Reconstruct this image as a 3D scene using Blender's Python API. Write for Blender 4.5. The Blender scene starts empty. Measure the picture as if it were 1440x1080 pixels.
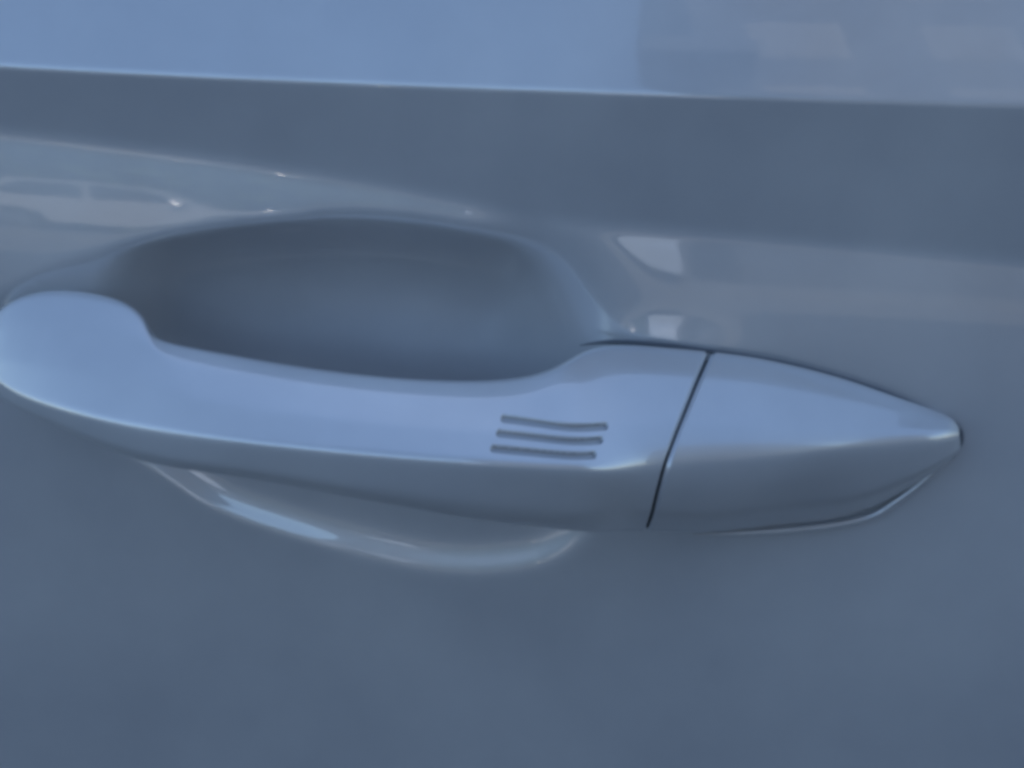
import bpy, math, random
import numpy as np
from mathutils import Vector, Matrix

sc = bpy.context.scene
R = math.radians

# ------------------------------------------------------------------ camera
PITCH = R(20.0); DIST = 0.34; ZC = 0.90; HFOV = R(38.0)
cam_d = bpy.data.cameras.new('camera'); cam = bpy.data.objects.new('camera', cam_d)
sc.collection.objects.link(cam)
cam.location = (0.0, -DIST*math.cos(PITCH), ZC + DIST*math.sin(PITCH))
cam.rotation_euler = (R(90) - PITCH, 0, 0)
cam_d.sensor_width = 36.0
cam_d.lens = 18.0/math.tan(HFOV/2)
cam_d.clip_start = 0.01; cam_d.clip_end = 2000
cam_d.dof.use_dof = True
cam_d.dof.focus_distance = 0.305
cam_d.dof.aperture_fstop = 28.0
sc.camera = cam

# ------------------------------------------------------------------ world, sun, exposure
SUN_EL, SUN_AZ = 38.0, 12.0          # sun behind the car: the door is in open shade
w = bpy.data.worlds.new('World'); sc.world = w; w.use_nodes = True
nt = w.node_tree; nt.nodes.clear()
sky = nt.nodes.new('ShaderNodeTexSky'); sky.sky_type = 'NISHITA'; sky.sun_disc = False
sky.sun_elevation = R(SUN_EL); sky.sun_rotation = R(SUN_AZ)
sky.air_density = 1.0; sky.dust_density = 0.6; sky.ozone_density = 2.0
bg = nt.nodes.new('ShaderNodeBackground'); bg.inputs['Strength'].default_value = 0.10
wo = nt.nodes.new('ShaderNodeOutputWorld')
nt.links.new(sky.outputs[0], bg.inputs[0]); nt.links.new(bg.outputs[0], wo.inputs[0])
sd = bpy.data.lights.new('sun', 'SUN'); sd.energy = 2.0; sd.angle = R(0.5); sd.color = (1.0, 0.90, 0.78)
so = bpy.data.objects.new('sun', sd); sc.collection.objects.link(so)
sdir = Vector((math.sin(R(SUN_AZ))*math.cos(R(SUN_EL)), math.cos(R(SUN_AZ))*math.cos(R(SUN_EL)), math.sin(R(SUN_EL))))
so.rotation_euler = sdir.to_track_quat('Z', 'Y').to_euler()
sc.view_settings.view_transform = 'Standard'; sc.view_settings.look = 'None'
sc.view_settings.exposure = 1.76; sc.view_settings.gamma = 1.0
sc.view_settings.use_curve_mapping = False
sc.render.engine = 'CYCLES'
sc.cycles.pixel_filter_type = 'BLACKMAN_HARRIS'; sc.cycles.filter_width = 4.2   # soft hand-held phone picture

# ------------------------------------------------------------------ materials
def mat(name, **kw):
    m = bpy.data.materials.new(name); m.use_nodes = True
    p = m.node_tree.nodes['Principled BSDF']
    for k, v in kw.items():
        p.inputs[k.replace('_', ' ')].default_value = v
    return m, m.node_tree, p

def paint(name, base, metallic, rough, coat):
    m, t, p = mat(name, Metallic=metallic, Coat_Weight=coat, Coat_Roughness=0.025, Coat_IOR=1.75)
    tc = t.nodes.new('ShaderNodeTexCoord')
    mo = t.nodes.new('ShaderNodeTexNoise'); mo.inputs['Scale'].default_value = 17; mo.inputs['Detail'].default_value = 6; mo.inputs['Roughness'].default_value = 0.55
    t.links.new(tc.outputs['Object'], mo.inputs['Vector'])                 # thin uneven road-dust film
    mx = t.nodes.new('ShaderNodeMix'); mx.data_type = 'RGBA'
    mx.inputs['A'].default_value = (*[c*0.90 for c in base], 1); mx.inputs['B'].default_value = (base[0]*1.11, base[1]*1.10, base[2]*1.07, 1)
    rg = t.nodes.new('ShaderNodeMapRange'); rg.inputs['From Min'].default_value = 0.3; rg.inputs['From Max'].default_value = 0.7
    t.links.new(mo.outputs[0], rg.inputs['Value']); t.links.new(rg.outputs[0], mx.inputs['Factor']); t.links.new(mx.outputs['Result'], p.inputs['Base Color'])
    du = t.nodes.new('ShaderNodeTexNoise'); du.inputs['Scale'].default_value = 38; du.inputs['Detail'].default_value = 7  # faint dust film
    t.links.new(tc.outputs['Object'], du.inputs['Vector'])
    mr = t.nodes.new('ShaderNodeMapRange'); mr.inputs['From Min'].default_value = 0.35; mr.inputs['From Max'].default_value = 0.7
    mr.inputs['To Min'].default_value = rough - 0.04; mr.inputs['To Max'].default_value = rough + 0.05
    t.links.new(du.outputs[0], mr.inputs['Value']); t.links.new(mr.outputs[0], p.inputs['Roughness'])
    op = t.nodes.new('ShaderNodeTexNoise'); op.inputs['Scale'].default_value = 260; op.inputs['Detail'].default_value = 1  # orange peel
    t.links.new(tc.outputs['Object'], op.inputs['Vector'])
    bp = t.nodes.new('ShaderNodeBump'); bp.inputs['Strength'].default_value = 0.012; bp.inputs['Distance'].default_value = 0.0004
    t.links.new(op.outputs[0], bp.inputs['Height']); t.links.new(bp.outputs[0], p.inputs['Coat Normal'])
    return m

M_PAINT = paint('silver_car_paint', (0.54, 0.545, 0.56), 0.34, 0.34, 1.0)
M_GROOVE = paint('groove_shade_paint', (0.32, 0.325, 0.335), 0.3, 0.42, 0.5)  # car paint darkened to carry the shade and dirt of the grooves
M_GASKET = mat('grey_gasket', Base_Color=(0.10, 0.11, 0.125, 1), Roughness=0.6)[0]
M_RUBBER = mat('black_rubber', Base_Color=(0.045, 0.05, 0.058, 1), Roughness=0.55)[0]

# ------------------------------------------------------------------ photograph layout -> metric points on the door
CAMP = np.array(cam.location); F = 720.0/math.tan(HFOV/2)
RGT = np.array([1.0, 0, 0]); FWD = np.array([0, math.cos(PITCH), -math.sin(PITCH)]); UPV = np.array([0, math.sin(PITCH), math.cos(PITCH)])
def pt(px, py, out=0.0):
    """metric point seen at a place of the 1440x1080 layout, out metres in front of the door plane"""
    d = FWD + RGT*((px - 720.0)/F) + UPV*((540.0 - py)/F)
    k = (-out - CAMP[1])/d[1]
    return CAMP + d*k
def line(pts, out=0.0):
    P = np.array([pt(x, y, out) for x, y in pts])
    return P[:, 0], P[:, 2]
def spline(xq, xs, ys):
    """natural cubic through xs, ys; straight continuation outside"""
    xs = np.asarray(xs, float); ys = np.asarray(ys, float); n = len(xs); h = np.diff(xs)
    A = np.eye(n); b = np.zeros(n)
    for i in range(1, n-1):
        A[i, i-1] = h[i-1]; A[i, i] = 2*(h[i-1]+h[i]); A[i, i+1] = h[i]
        b[i] = 6*((ys[i+1]-ys[i])/h[i] - (ys[i]-ys[i-1])/h[i-1])
    Mm = np.linalg.solve(A, b)
    xq = np.asarray(xq, float); i = np.clip(np.searchsorted(xs, xq)-1, 0, n-2)
    xc = np.clip(xq, xs[0], xs[-1])
    a = (xs[i+1]-xc); c = (xc-xs[i]); hi = h[i]
    y = Mm[i]*a**3/(6*hi) + Mm[i+1]*c**3/(6*hi) + (ys[i]/hi - Mm[i]*hi/6)*a + (ys[i+1]/hi - Mm[i+1]*hi/6)*c
    s0 = (ys[1]-ys[0])/h[0] - h[0]*(2*Mm[0]+Mm[1])/6; s1 = (ys[-1]-ys[-2])/h[-1] + h[-1]*(Mm[-2]+2*Mm[-1])/6
    return y + np.where(xq < xs[0], (xq-xs[0])*s0, 0) + np.where(xq > xs[-1], (xq-xs[-1])*s1, 0)
def gauss(a, sigma, axis, wrap=False):
    r = max(1, int(math.ceil(3*sigma))); k = np.exp(-0.5*(np.arange(-r, r+1)/sigma)**2); k /= k.sum()
    pad = [(0, 0)]*a.ndim; pad[axis] = (r, r)
    b = np.pad(a, pad, mode='wrap' if wrap else 'edge'); out = np.zeros_like(a); n = a.shape[axis]
    for i, kv in enumerate(k):
        sl = [slice(None)]*a.ndim; sl[axis] = slice(i, i+n); out += kv*b[tuple(sl)]
    return out

def grid_mesh(name, P, N, keep, material, parent, wrap=False):
    """mesh of the kept cells of a grid of points with exact surface normals"""
    nu, nv = P.shape[:2]
    idx = np.arange(nu*nv).reshape(nu, nv)
    if wrap: nxt = np.roll(idx, -1, axis=1)
    else: nxt = idx[:, 1:]; 
    a = idx[:-1, :] if wrap else idx[:-1, :-1]; b = idx[1:, :] if wrap else idx[1:, :-1]
    c = nxt[1:]; d = nxt[:-1]
    quads = np.stack([a, b, c, d], -1)[keep]
    pf = P.reshape(-1, 3); fn = np.cross(pf[quads[:, 2]]-pf[quads[:, 0]], pf[quads[:, 3]]-pf[quads[:, 1]])
    if (fn*N.reshape(-1, 3)[quads[:, 0]]).sum() < 0: quads = quads[:, ::-1]
    used, inv = np.unique(quads, return_inverse=True)
    V = P.reshape(-1, 3)[used]; Nn = N.reshape(-1, 3)[used]; Q = inv.reshape(-1, 4)
    me = bpy.data.meshes.new(name)
    me.vertices.add(len(V)); me.vertices.foreach_set('co', V.astype(np.float32).ravel())
    me.loops.add(Q.size); me.loops.foreach_set('vertex_index', Q.astype(np.int32).ravel())
    me.polygons.add(len(Q)); me.polygons.foreach_set('loop_start', np.arange(0, Q.size, 4, dtype=np.int32))
    me.polygons.foreach_set('use_smooth', np.ones(len(Q), bool))
    me.update(calc_edges=True); me.validate()
    me.normals_split_custom_set_from_vertices(Nn.tolist())
    me.materials.append(material)
    o = bpy.data.objects.new(name, me); sc.collection.objects.link(o); o.parent = parent
    return o
def pydata(name, V, Fc, material, parent=None, smooth=False):
    me = bpy.data.meshes.new(name); me.from_pydata([tuple(v) for v in V], [], Fc); me.update()
    if smooth: me.polygons.foreach_set('use_smooth', np.ones(len(me.polygons), bool))
    me.materials.append(material)
    o = bpy.data.objects.new(name, me); sc.collection.objects.link(o); o.parent = parent
    return o

# ------------------------------------------------------------------ ground
def noise_mat(name, c1, c2, scale, rough):
    m, t, p = mat(name, Roughness=rough)
    tc = t.nodes.new('ShaderNodeTexCoord'); n = t.nodes.new('ShaderNodeTexNoise'); n.inputs['Scale'].default_value = scale; n.inputs['Detail'].default_value = 8
    t.links.new(tc.outputs['Object'], n.inputs['Vector'])
    cr = t.nodes.new('ShaderNodeValToRGB'); cr.color_ramp.elements[0].position = 0.35; cr.color_ramp.elements[1].position = 0.65
    cr.color_ramp.elements[0].color = (*c1, 1); cr.color_ramp.elements[1].color = (*c2, 1)
    t.links.new(n.outputs[0], cr.inputs[0]); t.links.new(cr.outputs[0], p.inputs['Base Color'])
    return m
g = pydata('ground', [(-600, -600, 0), (600, -600, 0), (600, 600, 0), (-600, 600, 0)], [(0, 1, 2, 3)],
           noise_mat('asphalt', (0.12, 0.12, 0.12), (0.165, 0.162, 0.158), 3.0, 0.9))
g['kind'] = 'structure'

def box(name, x0, x1, y0, y1, z0, z1, material, parent=None):
    V = [(x, y, z) for x in (x0, x1) for y in (y0, y1) for z in (z0, z1)]
    return pydata(name, V, [(0, 1, 3, 2), (4, 6, 7, 5), (0, 4, 5, 1), (2, 3, 7, 6), (0, 2, 6, 4), (1, 5, 7, 3)], material, parent)
M_WALL = noise_mat('render_wall', (0.30, 0.30, 0.30), (0.36, 0.36, 0.35), 1.5, 0.9)
hb = box('shade_block', -40, 40, 7.0, 18, 0, 13.6, M_WALL); hb['kind'] = 'structure'     # unseen, added to keep the car in shade

# ------------------------------------------------------------------ what stands opposite and shows only as reflections in the paint
M_FAC = noise_mat('facade', (0.04, 0.048, 0.062), (0.07, 0.08, 0.10), 0.6, 0.85)
M_DARK = mat('window_glass', Base_Color=(0.045, 0.052, 0.065, 1), Roughness=0.45, Specular_IOR_Level=0.2)[0]
M_FRAME = mat('white_frame', Base_Color=(0.062, 0.072, 0.088, 1), Roughness=0.5)[0]
fb = bpy.data.objects.new('apartment_block', None); sc.collection.objects.link(fb); fb['kind'] = 'structure'
BX, BY, BH = 3.6, -20.0, 30.0
box('wall', BX, BX+26, BY-12, BY, 0, BH, M_FAC, fb)
wm = None
for fl in range(10):
    for k in range(8):
        x, z = BX+1.2+k*3.2, 1.0+fl*3.0
        if wm is None:
            wn = box('window', 0, 1.5, 0, 0.06, 0, 1.5, M_DARK, fb); wm = wn.data
            fr = box('window_frame', -0.09, 1.59, 0, 0.03, -0.09, 1.59, M_FRAME, wn); fm = fr.data
        else:
            wn = bpy.data.objects.new('window', wm); sc.collection.objects.link(wn); wn.parent = fb
            fr = bpy.data.objects.new('window_frame', fm); sc.collection.objects.link(fr); fr.parent = wn
        wn.location = (x, BY, z)
box('balcony', BX-1.3, BX+1.0, BY+0.01, BY+1.1, 18.2, 18.8, M_FAC, fb)
tb_ = box('horizon_screen', -40, 3.4, -30, -22, 0, 4.6, noise_mat('screen_wall', (0.06, 0.065, 0.075), (0.10, 0.105, 0.115), 0.4, 0.9)); tb_['kind'] = 'structure'  # unseen row added to screen the bright horizon from the paint
M_HEDGE = noise_mat('hedge_leaves', (0.03, 0.05, 0.02), (0.07, 0.10, 0.04), 5.0, 0.9)
random.seed(4)
hv = []; hf = []
for i in range(5200):
    c = Vector((random.uniform(-16, 0.0), random.gauss(-20.0, 0.4), random.uniform(0.05, 3.4))); r_ = random.uniform(0.08, 0.2)
    a = Vector((random.gauss(0, 1), random.gauss(0, 1), random.gauss(0, 1))).normalized(); b = a.orthogonal().normalized()
    a = a.cross(b)*r_; b = b*r_; k = len(hv)
    hv += [c-a-b, c+a-b, c+a+b, c-a+b]; hf.append((k, k+1, k+2, k+3))
hd = pydata('hedge', hv, hf, M_HEDGE); hd['kind'] = 'stuff'

M_SIDE = mat('pale_paint', Base_Color=(0.42, 0.43, 0.45, 1), Roughness=0.35, Coat_Weight=1.0, Coat_Roughness=0.05)[0]
M_WHITE = mat('white_paint', Base_Color=(0.72, 0.73, 0.74, 1), Roughness=0.35, Coat_Weight=1.0, Coat_Roughness=0.05)[0]
M_TYRE = mat('tyre', Base_Color=(0.02, 0.02, 0.02, 1), Roughness=0.8)[0]
M_CHROME = mat('chrome', Base_Color=(0.8, 0.8, 0.82, 1), Metallic=1.0, Roughness=0.25)[0]
pc = bpy.data.objects.new('hatchback_car', None); sc.collection.objects.link(pc); pc.location = (-4.1, -17.0, 0)
pc['label'] = 'pale hatchback seen only as a reflection in the door paint'; pc['category'] = 'car'
def prism(name, prof, y0, y1, inset, material, parent):
    n = len(prof); cx = sum(p[0] for p in prof)/n
    V = [(x, y0, z) for x, z in prof]+[(x, y1, z) for x, z in prof]
    return pydata(name, V, [tuple(range(n)), tuple(range(2*n-1, n-1, -1))]+[(i, n+i, n+(i+1) % n, (i+1) % n) for i in range(n)], material, parent)
def dome(name, c, ax, Rr, r, material, parent, n=18, m=6):
    c, ax = Vector(c), Vector(ax).normalized(); u = ax.orthogonal().normalized(); v = ax.cross(u)
    V = [c+ax*(Rr-math.sqrt(Rr*Rr-r*r))]; Fc = []
    for i in range(1, m+1):
        q_ = r*i/m; h = math.sqrt(Rr*Rr-q_*q_)-math.sqrt(Rr*Rr-r*r)
        for k in range(n):
            V.append(c+ax*h+(u*math.cos(2*math.pi*k/n)+v*math.sin(2*math.pi*k/n))*q_)
    Fc += [(0, 1+k, 1+(k+1) % n) for k in range(n)]
    for i in range(m-1):
        for k in range(n): Fc.append((1+i*n+k, 1+(i+1)*n+k, 1+(i+1)*n+(k+1) % n, 1+i*n+(k+1) % n))
    V += [w-ax*0.06 for w in V[-n:]]; k0 = 1+(m-1)*n; k1 = 1+m*n
    Fc += [(k0+k, k1+k, k1+(k+1) % n, k0+(k+1) % n) for k in range(n)] + [tuple(range(k1+n-1, k1-1, -1))]
    return pydata(name, V, Fc, material, parent, True)
def arch(cx, r=0.36, z=0.30):
    return [(cx+r*math.cos(t), z+r*math.sin(t)) for t in np.linspace(math.pi, 0, 12)]
low_p = [(-2.05, 0.30)] + arch(-1.3) + arch(1.25) + [(2.02, 0.30), (2.10, 0.45), (2.06, 0.66), (1.85, 0.82), (1.05, 0.96), (-1.95, 0.98), (-2.08, 0.7)]
prism('body', low_p, -0.85, 0.85, 0, M_SIDE, pc)
cab = [(1.02, 0.958), (0.25, 1.42), (-1.35, 1.45), (-1.92, 0.978)]
prism('cabin', cab, -0.70, 0.70, 0, M_SIDE, pc)
for sy in (-1, 1):
    y = 0.70*sy; g1 = [(0.82, 1.0), (0.22, 1.36), (-0.42, 1.38), (-0.42, 1.0)]; g2 = [(-0.50, 1.0), (-0.50, 1.38), (-1.28, 1.38), (-1.62, 1.0)]
    for gq in (g1, g2): prism('window', gq, y-0.004, y+0.004, 0, M_DARK, pc)
    for wx in (-1.3, 1.25):
        ring = [(wx+0.31*math.cos(t), 0.31+0.31*math.sin(t)) for t in np.linspace(0, 2*math.pi, 28)[:-1]]
        hub = [(wx+0.20*math.cos(t), 0.31+0.20*math.sin(t)) for t in np.linspace(0, 2*math.pi, 28)[:-1]]
        wh = prism('wheel', ring, 0.62*sy, 0.83*sy, 0, M_TYRE, pc); prism('rim', hub, 0.80*sy, 0.845*sy, 0, M_CHROME, wh)
    hl = [(1.72, 0.70), (1.98, 0.60), (2.09, 0.60), (2.04, 0.70), (1.86, 0.79)]
    dome('headlight', (1.84, 0.84*sy, 0.70), (0.20, 0.90*sy, 0.36), 0.55, 0.15, M_CHROME, pc)
    dome('glint_dome', (0.69, 1.0*sy, 1.07), (0.24, 0.90*sy, 0.36), 0.40, 0.08, M_CHROME, pc)  # chrome dome added and turned to throw a second sun glint
    prism('door_mirror', [(0.72, 1.0), (0.78, 1.14), (0.62, 1.14), (0.60, 1.0)], 0.84*sy, 1.02*sy, 0, M_WHITE, pc)

vn = bpy.data.objects.new('sky_patch_van', None); sc.collection.objects.link(vn); vn.location = (1.35, -18.6, 0); vn.rotation_euler = (0, 0, R(-90))
vn['label'] = 'van shape added to reflect as a pale patch of sky in the door paint'; vn['category'] = 'van'
vb = [(-2.1, 0.35)] + arch(-1.35, 0.38, 0.34) + arch(1.25, 0.38, 0.34) + [(2.1, 0.35), (2.12, 1.9), (2.02, 2.1), (-0.9, 2.1), (-1.35, 1.95), (-1.75, 1.25), (-2.15, 1.0)]
M_VAN = mat('sky_tint_paint', Base_Color=(0.55, 0.64, 0.78, 1), Roughness=0.35, Coat_Weight=1.0)[0]  # added van tinted blue so its reflection passes for sky
prism('body', vb, -0.9, 0.9, 0, M_VAN, vn)
for sy in (-1, 1):
    prism('window', [(-1.62, 1.28), (-0.85, 1.28), (-0.85, 1.85), (-1.28, 1.85)], 0.9*sy, 0.906*sy, 0, M_DARK, vn)
    prism('sliding_door', [(-0.7, 0.5), (0.55, 0.5), (0.55, 1.95), (-0.7, 1.95)], 0.9*sy, 0.912*sy, 0, M_VAN, vn)
    for wx in (-1.35, 1.25):
        ring = [(wx+0.33*math.cos(t), 0.33+0.33*math.sin(t)) for t in np.linspace(0, 2*math.pi, 28)[:-1]]
        prism('wheel', ring, 0.66*sy, 0.88*sy, 0, M_TYRE, vn)
pv = box('pavement', -40, 40, -15.2, -13.6, 0, 0.12, noise_mat('pavement_slabs', (0.13, 0.13, 0.13), (0.18, 0.18, 0.175), 2.0, 0.9)); pv['kind'] = 'structure'

# ------------------------------------------------------------------ the car door
door = bpy.data.objects.new('car_door', None); sc.collection.objects.link(door)
door['label'] = 'pale silver car door with pull handle, scooped recess and crease line'
door['category'] = 'car door'

X0, X1 = -0.150, 0.150; Z0, Z1 = 0.775, 1.005; DX = 0.0006
fx = np.arange(X0, X1, DX); fz = np.arange(Z0, Z1, DX)
def outer(a, end, n):
    t = (np.arange(1, n+1)/n)**2.2
    return a + (end-a)*t
xs = np.concatenate([outer(X0, -0.80, 40)[::-1], fx, outer(fx[-1], 0.42, 30)])
zs = np.concatenate([outer(Z0, 0.28, 40)[::-1], fz, outer(fz[-1], 1.06, 16)])
XX, ZZ = np.meshgrid(xs, zs, indexing='ij')

CREASE = [(-200, 84), (0, 96), (400, 115), (880, 131), (1440, 148), (1640, 153)]
LINE2 = [(-200, 165), (0, 190), (420, 245), (800, 312), (1100, 342), (1440, 374), (1640, 392)]
zc = spline(xs, *line(CREASE)); z2 = spline(xs, *line(LINE2))
zc = np.where(np.abs(xs) > 0.2, np.interp(xs, xs, zc), zc)

def sstep(x):
    x = np.clip(x, 0, 1); return x*x*x*(x*(6*x-15)+10)
def tilt(x_i):
    """upward lean of the surface in degrees along one column"""
    c, l2 = zc[x_i], z2[x_i]
    z = zs
    up = 24 + 30*np.clip(z-c, 0, 0.08)/0.08*0.25
    band = np.full_like(z, -8.0)
    body = np.interp(z, [l2-0.30, l2-0.16, l2-0.085, l2-0.045, l2-0.02, l2], [-14, -5.0, 0.0, 2.5, 5.6, 8.2])
    k2 = sstep((z-(l2-0.0040))/0.0075)
    k1 = sstep((z-(c-0.0014))/0.0026)
    return (body*(1-k2) + band*k2)*(1-k1) + up*k1
D = np.zeros_like(XX)          # outward displacement
iz0 = int(np.argmin(np.abs(zs-0.885)))
for i in range(len(xs)):
    s = -np.tan(np.radians(tilt(i)))
    cum = np.concatenate([[0], np.cumsum(0.5*(s[1:]+s[:-1])*np.diff(zs))])
    D[i] = cum - cum[iz0]
D -= 0.04*XX**2                # slight bow of the door along its length

# scooped recess behind the grip
RIM = [(-60, 470), (-20, 428), (40, 393), (110, 368), (200, 346), (300, 328), (400, 318), (500, 316), (600, 325), (700, 343), (755, 362),
       (800, 388), (819, 440), (830, 520), (842, 620), (845, 700), (826, 752), (772, 788), (705, 802), (635, 803), (560, 792), (420, 756), (300, 714), (210, 656), (110, 600), (0, 540)]
RP = np.array([pt(x, y)[[0, 2]] for x, y in RIM])
tt = np.linspace(0, len(RP), 400, endpoint=False)
ii = tt.astype(int); ff = (tt-ii)[:, None]; n = len(RP)
p0, p1, p2, p3 = (RP[(ii+k) % n] for k in (-1, 0, 1, 2))
RC = 0.5*((2*p1)+(-p0+p2)*ff+(2*p0-5*p1+4*p2-p3)*ff**2+(-p0+3*p1-3*p2+p3)*ff**3)
FX, FZ = np.meshgrid(fx, fz, indexing='ij')
def sdf(PX, PZ, poly):
    d2 = np.full(PX.shape, 1e9); inside = np.zeros(PX.shape, bool)
    for a, b in zip(poly, np.roll(poly, -1, 0)):
        e = b-a; wx = PX-a[0]; wz = PZ-a[1]
        t = np.clip((wx*e[0]+wz*e[1])/(e@e), 0, 1)
        d2 = np.minimum(d2, (wx-t*e[0])**2+(wz-t*e[1])**2)
        cond = (a[1] > PZ) != (b[1] > PZ)
        if abs(e[1]) > 1e-12:
            inside ^= cond & (PX < a[0]+(PZ-a[1])*e[0]/e[1])
    d = np.sqrt(d2); return np.where(inside, d, -d)
SD = sdf(FX, FZ, RC)
q = np.clip(SD/0.034, 0, 1)
DEP = 0.017*(1-(1-q)**3)
low = 0.0020*(1-(1-np.clip(SD/0.0085, 0, 1))**2) + 0.0006*np.clip(SD/0.012, 0, 1) + 0.006*sstep((SD-0.019)/0.015)     # shallow lower lip of the scoop
xa, za = line([(300, 590), (700, 645)]); zmid = za[0]+(FX-xa[0])*(za[1]-za[0])/(xa[1]-xa[0])
wl = sstep((FZ-zmid+0.0095)/0.019)
DEP = DEP*wl + low*(1-wl)
xl = pt(118, 480)[0]; xm = pt(262, 480)[0]
DEP *= (0.15 + 0.85*sstep((FX-xl-0.30*(FZ-pt(180, 400)[2]))/(xm-xl)))
wsoft = sstep((FX-pt(640, 480)[0])/(pt(800, 480)[0]-pt(640, 480)[0]))
DEPs = gauss(gauss(DEP, 14, 0), 14, 1)
DEPa = gauss(gauss(DEP, 1.7, 0), 1.7, 1); DEPb = gauss(gauss(DEP, 3.2, 0), 3.2, 1)
wb = sstep((FX-pt(380, 480)[0])/0.02); DEP = DEPa*(1-wb) + DEPb*wb
wsoft = wsoft*wl
DEP = DEP*(1-wsoft) + DEPs*wsoft
ix = np.searchsorted(xs, fx[0]-1e-9); iz = np.searchsorted(zs, fz[0]-1e-9)
D[ix:ix+len(fx), iz:iz+len(fz)] -= DEP
SDF = np.full(XX.shape, -1.0); SDF[ix:ix+len(fx), iz:iz+len(fz)] = SD

# slight swelling of the skin round the cap's seat
CAPO = np.array([pt(x, y)[[0, 2]] for x, y in [(840, 500), (900, 492), (1000, 503), (1085, 516), (1185, 541), (1262, 568), (1318, 594), (1335, 610), (1310, 645), (1280, 680), (1200, 720), (1100, 735), (900, 735), (860, 640)]])
sw = 0.0007*np.exp(-(np.clip(-sdf(FX, FZ, CAPO), 0, 1)/0.0048)**2)*sstep((FX-pt(830, 480)[0])/0.008)*(1-sstep((FX-pt(960, 480)[0])/0.022))
D[ix:ix+len(fx), iz:iz+len(fz)] += gauss(gauss(sw, 4, 0), 4, 1)
P = np.stack([XX, -D, ZZ], -1)
gx = np.gradient(D, xs, axis=0); gz = np.gradient(D, zs, axis=1)
N = np.stack([-gx, -np.ones_like(D), -gz], -1); N[..., 0] = -gx; N[..., 2] = -gz
N /= np.linalg.norm(N, axis=-1, keepdims=True)
cell = 0.25*(SDF[:-1, :-1]+SDF[1:, :-1]+SDF[:-1, 1:]+SDF[1:, 1:])
panel = grid_mesh('door_panel', P, N, cell <= 0, M_PAINT, door)
cup = grid_mesh('handle_recess', P, N, cell > 0, M_PAINT, door)
cup['label'] = 'smooth scooped hollow behind the grip'

# rest of the car behind the door (keeps daylight from coming through)
prof = [(0.05, 0.22), (1.70, 0.22), (1.76, 0.55), (1.74, 0.95), (1.62, 1.02), (1.42, 1.44), (0.36, 1.44), (0.09, 1.045), (0.045, 1.03), (0.06, 0.80), (0.05, 0.50)]
V = []; 
for x in (-2.2, -0.81, 0.43, 2.0):
    for y, z in prof:
        ins = 0.0
        V.append((x, y+ins, z if (abs(x) < 1 or z < 1.1) else 1.05))
m_ = len(prof); Fc = [[k*m_+i, k*m_+(i+1) % m_, (k+1)*m_+(i+1) % m_, (k+1)*m_+i] for k in range(3) for i in range(m_)]
Fc += [list(range(m_)), list(range(3*m_, 4*m_))[::-1]]
body = pydata('car_body', V, Fc, M_PAINT); body['kind'] = 'structure'

# ------------------------------------------------------------------ handle (grip + fixed end cap), lofted
# top edge, ridge, bottom edge: (px, py, mm out of the door)   last: mm out of the back face
ST = [
 ((-22, 478, 5), (-28, 505, 9), (-22, 530, 5), 2),
 ((-2, 432, 4), (0, 546, 17), (0, 563, 14), 1),
 ((48, 406, 4), (60, 568, 24), (60, 594, 21), 0),
 ((108, 403, 5), (130, 588, 30), (130, 629, 26), 0),
 ((172, 418, 9), (200, 602, 34), (200, 654, 30), 4),
 ((202, 446, 13), (255, 610, 37), (255, 665, 33), 7),
 ((217, 469, 16), (310, 618, 39), (310, 673, 34), 5),
 ((300, 488, 18), (390, 627, 41), (390, 686, 36), 6),
 ((400, 506, 20), (485, 636, 43), (485, 706, 38), 7),
 ((520, 522, 22), (580, 644, 44), (570, 722, 39), 7),
 ((640, 529, 22), (680, 651, 44), (660, 740, 38), 7),
 ((730, 524, 20), (760, 657, 43), (740, 749, 35), 7),
 ((785, 507, 17), (810, 660, 42), (790, 755, 33), 8),
 ((826, 487, 11), (850, 662, 40), (830, 759, 30), 7),
 ((890, 480, 7), (886, 662, 37), (866, 761, 26), 3),
 ((1002, 489, 4), (932, 661, 34), (905, 762, 21), 0),
 ((1087, 502, 3), (1030, 657, 29), (1000, 762, 14), 0),
 ((1188, 528, 2), (1130, 647, 23), (1100, 748, 7), 0),
 ((1266, 556, 2), (1225, 632, 16), (1200, 731, 3), 0),
 ((1328, 580, 2), (1308, 616, 11), (1308, 672, 3), 0),
 ((1346, 596, 2), (1348, 612, 5), (1347, 638, 2), 0)]
SEAM = 15.0
NT = 1400
def section(T, Rr, B, back, und=0.0):
    T, Rr, B = np.array(T), np.array(Rr), np.array(B)
    yb = -back
    ub = 0.5*(T+Rr); nrm = np.array([0, -(T[2]-Rr[2]), (T[1]-Rr[1])]); nrm /= np.linalg.norm(nrm)+1e-9
    if nrm[1] > 0: nrm = -nrm
    bul = 0.045*np.linalg.norm(T-Rr)
    U1 = T*0.72+Rr*0.28+nrm*bul*0.8; U2 = T*0.32+Rr*0.68+nrm*bul*0.8
    L1 = 0.45*Rr+0.55*B+np.array([0, -0.0016-0.0030*und, -0.0008])*min(1.0, np.linalg.norm(Rr-B)/0.012)
    tb = np.array([T[0], yb, T[2]-min(0.011, 0.0008+0.62*abs(T[1]-yb))]); bb = np.array([B[0], yb, B[2]+0.0025])
    bk = 0.5*(tb+bb)
    return [tb, T, U1, U2, Rr, L1, B, bb, bk]
SECS = []
for a, b, c, bk in ST:
    SECS.append(section(pt(a[0], a[1], a[2]/1000), pt(b[0], b[1], b[2]/1000), pt(c[0], c[1], c[2]/1000), bk/1000, min(1.0, max(0.0, (a[0]-900)/200))))
SECS = np.array(SECS)                                   # stations, control points, xyz
tq = np.linspace(0, len(ST)-1, NT); tk = np.arange(len(ST))
CP = np.zeros((NT, SECS.shape[1], 3))
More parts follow.
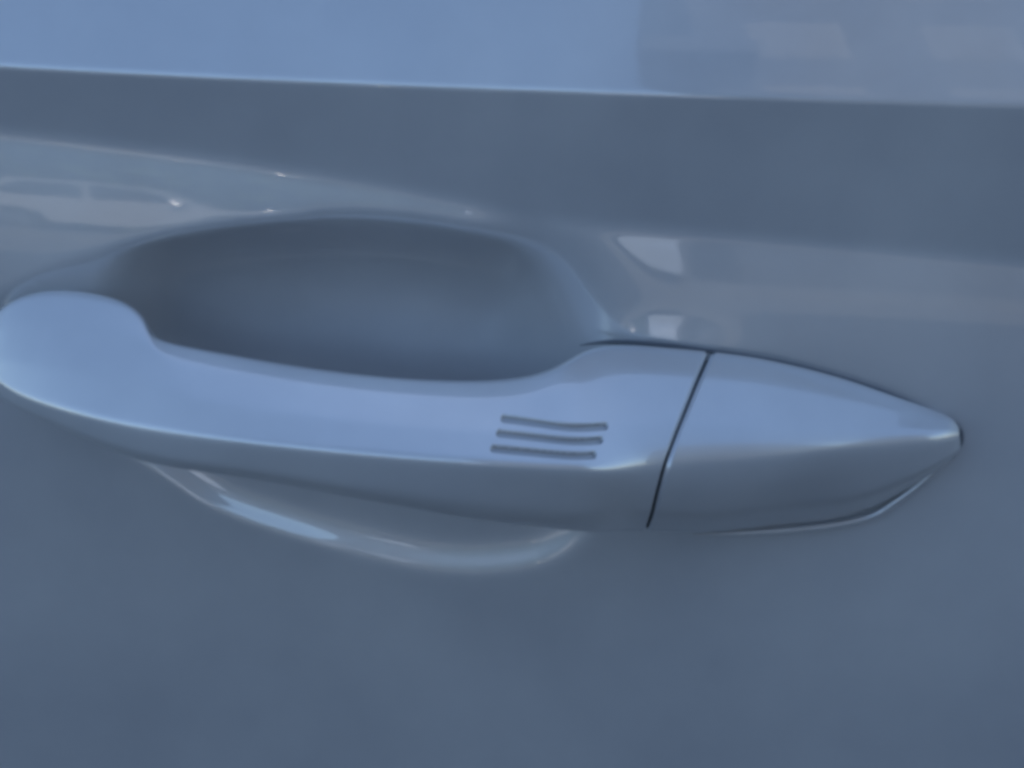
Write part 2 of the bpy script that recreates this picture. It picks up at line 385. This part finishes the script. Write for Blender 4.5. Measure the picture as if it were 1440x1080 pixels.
for j in range(SECS.shape[1]):
    for k in range(3):
        lin = np.interp(tq, tk, SECS[:, j, k]); spl = spline(tq, tk, SECS[:, j, k])
        CP[:, j, k] = spl
CPs = gauss(CP, 44.0, 0); CPm = gauss(CP, 9.0, 0)
for j, w_ in enumerate((0, 0, 0.55, 0.9, 0.9, 0.7, 0.2, 0, 0)):      # keep the tight inner corner, ease the face
    we = w_*(1-sstep((tq-8)/3))[:, None]
    CP[:, j] = CPm[:, j]*(1-we) + CPs[:, j]*we
SEG = [10, 34, 76, 56, 30, 30, 14, 24, 24]; IR = 10+34+76+56
rows = []
for j, m in enumerate(SEG):
    a, b = CP[:, j], CP[:, (j+1) % CP.shape[1]]
    for i in range(m): rows.append(a+(b-a)*(i/m))
H = np.stack(rows, 1)                                   # NT x NS x 3
sidx = np.arange(H.shape[1])
wr = sstep((tq-11.5)/5.0)[:, None, None]*np.exp(-((sidx-IR)/42.0)**2)[None, :, None]
H0 = gauss(H, 6.0, 1, wrap=True); H1 = gauss(H, 25.0, 1, wrap=True)
H = H0*(1-wr) + H1*wr
def close_end(ring, inner):                              # rounded closing of the loft
    c = ring.mean(0); dr = c-inner.mean(0); dr /= np.linalg.norm(dr)
    return [ring*(1-f)+c*f+dr*0.0011*math.sqrt(1-(1-f)**2) for f in (0.03, 0.09, 0.18, 0.32, 0.5, 0.7, 0.86, 0.96, 0.9995)]
e0 = close_end(H[0], H[12])[::-1]; e1 = close_end(H[-1], H[-13])
H = np.concatenate([np.array(e0), H, np.array(e1)], 0)
tq = np.concatenate([np.linspace(-0.2, -0.02, len(e0)), tq, tq[-1]+np.linspace(0.02, 0.2, len(e1))])
NS = H.shape[1]
def normals(H):
    du = np.gradient(H, axis=0); dv = 0.5*(np.roll(H, -1, 1)-np.roll(H, 1, 1))
    Nn = np.cross(du, dv); Nn /= np.linalg.norm(Nn, axis=-1, keepdims=True)+1e-12
    cen = H.mean(1, keepdims=True)
    if ((H-cen)*Nn).sum() < 0: Nn = -Nn
    return Nn
NH = normals(H)
# three engraved sensor lines
def uv_of(px, py):
    """grid place of a layout point on the front of the handle"""
    d = FWD + RGT*((px-720)/F) + UPV*((540-py)/F); d /= np.linalg.norm(d)
    v = H-CAMP; dist = np.linalg.norm(v-(v@d)[..., None]*d, axis=-1)
    dist = np.where(NH@d < 0, dist, 9)
    return H[np.unravel_index(np.argmin(dist), dist.shape)]
GROOVES = [((708, 588), (852, 599)), ((702, 609), (845, 619)), ((694, 630), (836, 640))]
gd = np.full(H.shape[:2], 1.0); gid = np.zeros(H.shape[:2], int)
for n_, (a, b) in enumerate(GROOVES):
    A, B = uv_of(*a), uv_of(*b); e = B-A
    A, e, HH = A[[0, 2]], e[[0, 2]], H[..., [0, 2]]
    t = np.clip(((HH-A)@e)/(e@e), 0, 1)
    dd = np.linalg.norm(HH-(A+t[..., None]*e), axis=-1)*(1/0.86)
    dd = np.where(NH[..., 1] < -0.15, dd, 1.0)
    gid = np.where(dd < gd, n_, gid); gd = np.minimum(gd, dd)
H = H - NH*(0.0009*(1-sstep((gd-0.00020)/0.00055)))[..., None]
# soft round-over to the seam
ts = SEAM; gap = 0.028
seam_d = np.abs(tq-ts)
H = H - NH*(0.0006*(1-sstep((seam_d-gap)/0.06)))[:, None, None]
NH = normals(H)
tm = 0.5*(tq[1:]+tq[:-1])
left = np.repeat((tm < ts-gap)[:, None], NS, 1); right = np.repeat((tm > ts+gap)[:, None], NS, 1)
gc = 0.5*(gd[:-1]+gd[1:]); gc = 0.5*(gc+np.roll(gc, -1, 1)); ing = gc < 0.0005
gidc = gid[:-1]
grip = grid_mesh('pull_grip', H, NH, left & ~ing, M_PAINT, door, wrap=True)
for k in range(3):
    o = grid_mesh('sensor_groove', H, NH, left & ing & (gidc == k), M_GROOVE, grip, wrap=True)
cap = grid_mesh('end_cap', H, NH, right, M_PAINT, door, wrap=True)
cap['label'] = 'fixed pointed end cap beyond the seam'
# dark plug inside the seam
cen = H.mean(1, keepdims=True); Hp = cen+(H-cen)*0.93; Hp = Hp - 0
band_ = np.repeat((np.abs(tm-ts) < gap+0.05)[:, None], NS, 1)
seal = grid_mesh('seam_seal', Hp, NH, band_, M_RUBBER, cap, wrap=True)

# rubber gasket under the cap, its dark tone also standing for the gap shadow
def tube(name, pts, r, material, parent, n=10):
    pts = np.asarray(pts); tg = np.gradient(pts, axis=0); tg /= np.linalg.norm(tg, axis=1, keepdims=True)
    V = []; Fc = []
    for i, (p, t) in enumerate(zip(pts, tg)):
        a = np.cross(t, [0, 1, 0]); a /= np.linalg.norm(a); b = np.cross(t, a)
        rr = r*min(1, 0.2+4*min(i, len(pts)-1-i)/len(pts)*2)
        for k in range(n):
            th = 2*math.pi*k/n; V.append(p+rr*(math.cos(th)*a+math.sin(th)*b))
    for i in range(len(pts)-1):
        for k in range(n):
            Fc.append((i*n+k, i*n+(k+1) % n, (i+1)*n+(k+1) % n, (i+1)*n+k))
    Fc += [tuple(range(n)), tuple(range((len(pts)-1)*n, len(pts)*n))[::-1]]
    return pydata(name, V, Fc, material, parent, True)
def smooth_path(L, n=120):
    P_ = np.array([pt(x, y, o/1000) for x, y, o in L]); k = np.arange(len(L)); q_ = np.linspace(0, len(L)-1, n)
    return np.stack([spline(q_, k, P_[:, j]) for j in range(3)], 1)
tube('gasket', smooth_path([(815, 486, 1), (860, 481, 1.5), (930, 485, 2), (1000, 494, 2), (1085, 507, 2), (1185, 532, 2), (1262, 559, 2), (1322, 584, 2), (1348, 602, 2), (1351, 622, 2), (1340, 644, 2)]), 0.00055, M_GASKET, cap)
tube('lower_lip', smooth_path([(975, 752, 12), (1100, 746, 6), (1205, 732, 2.5), (1255, 708, 2), (1298, 676, 2), (1336, 638, 2)]), 0.0009, M_PAINT, cap)
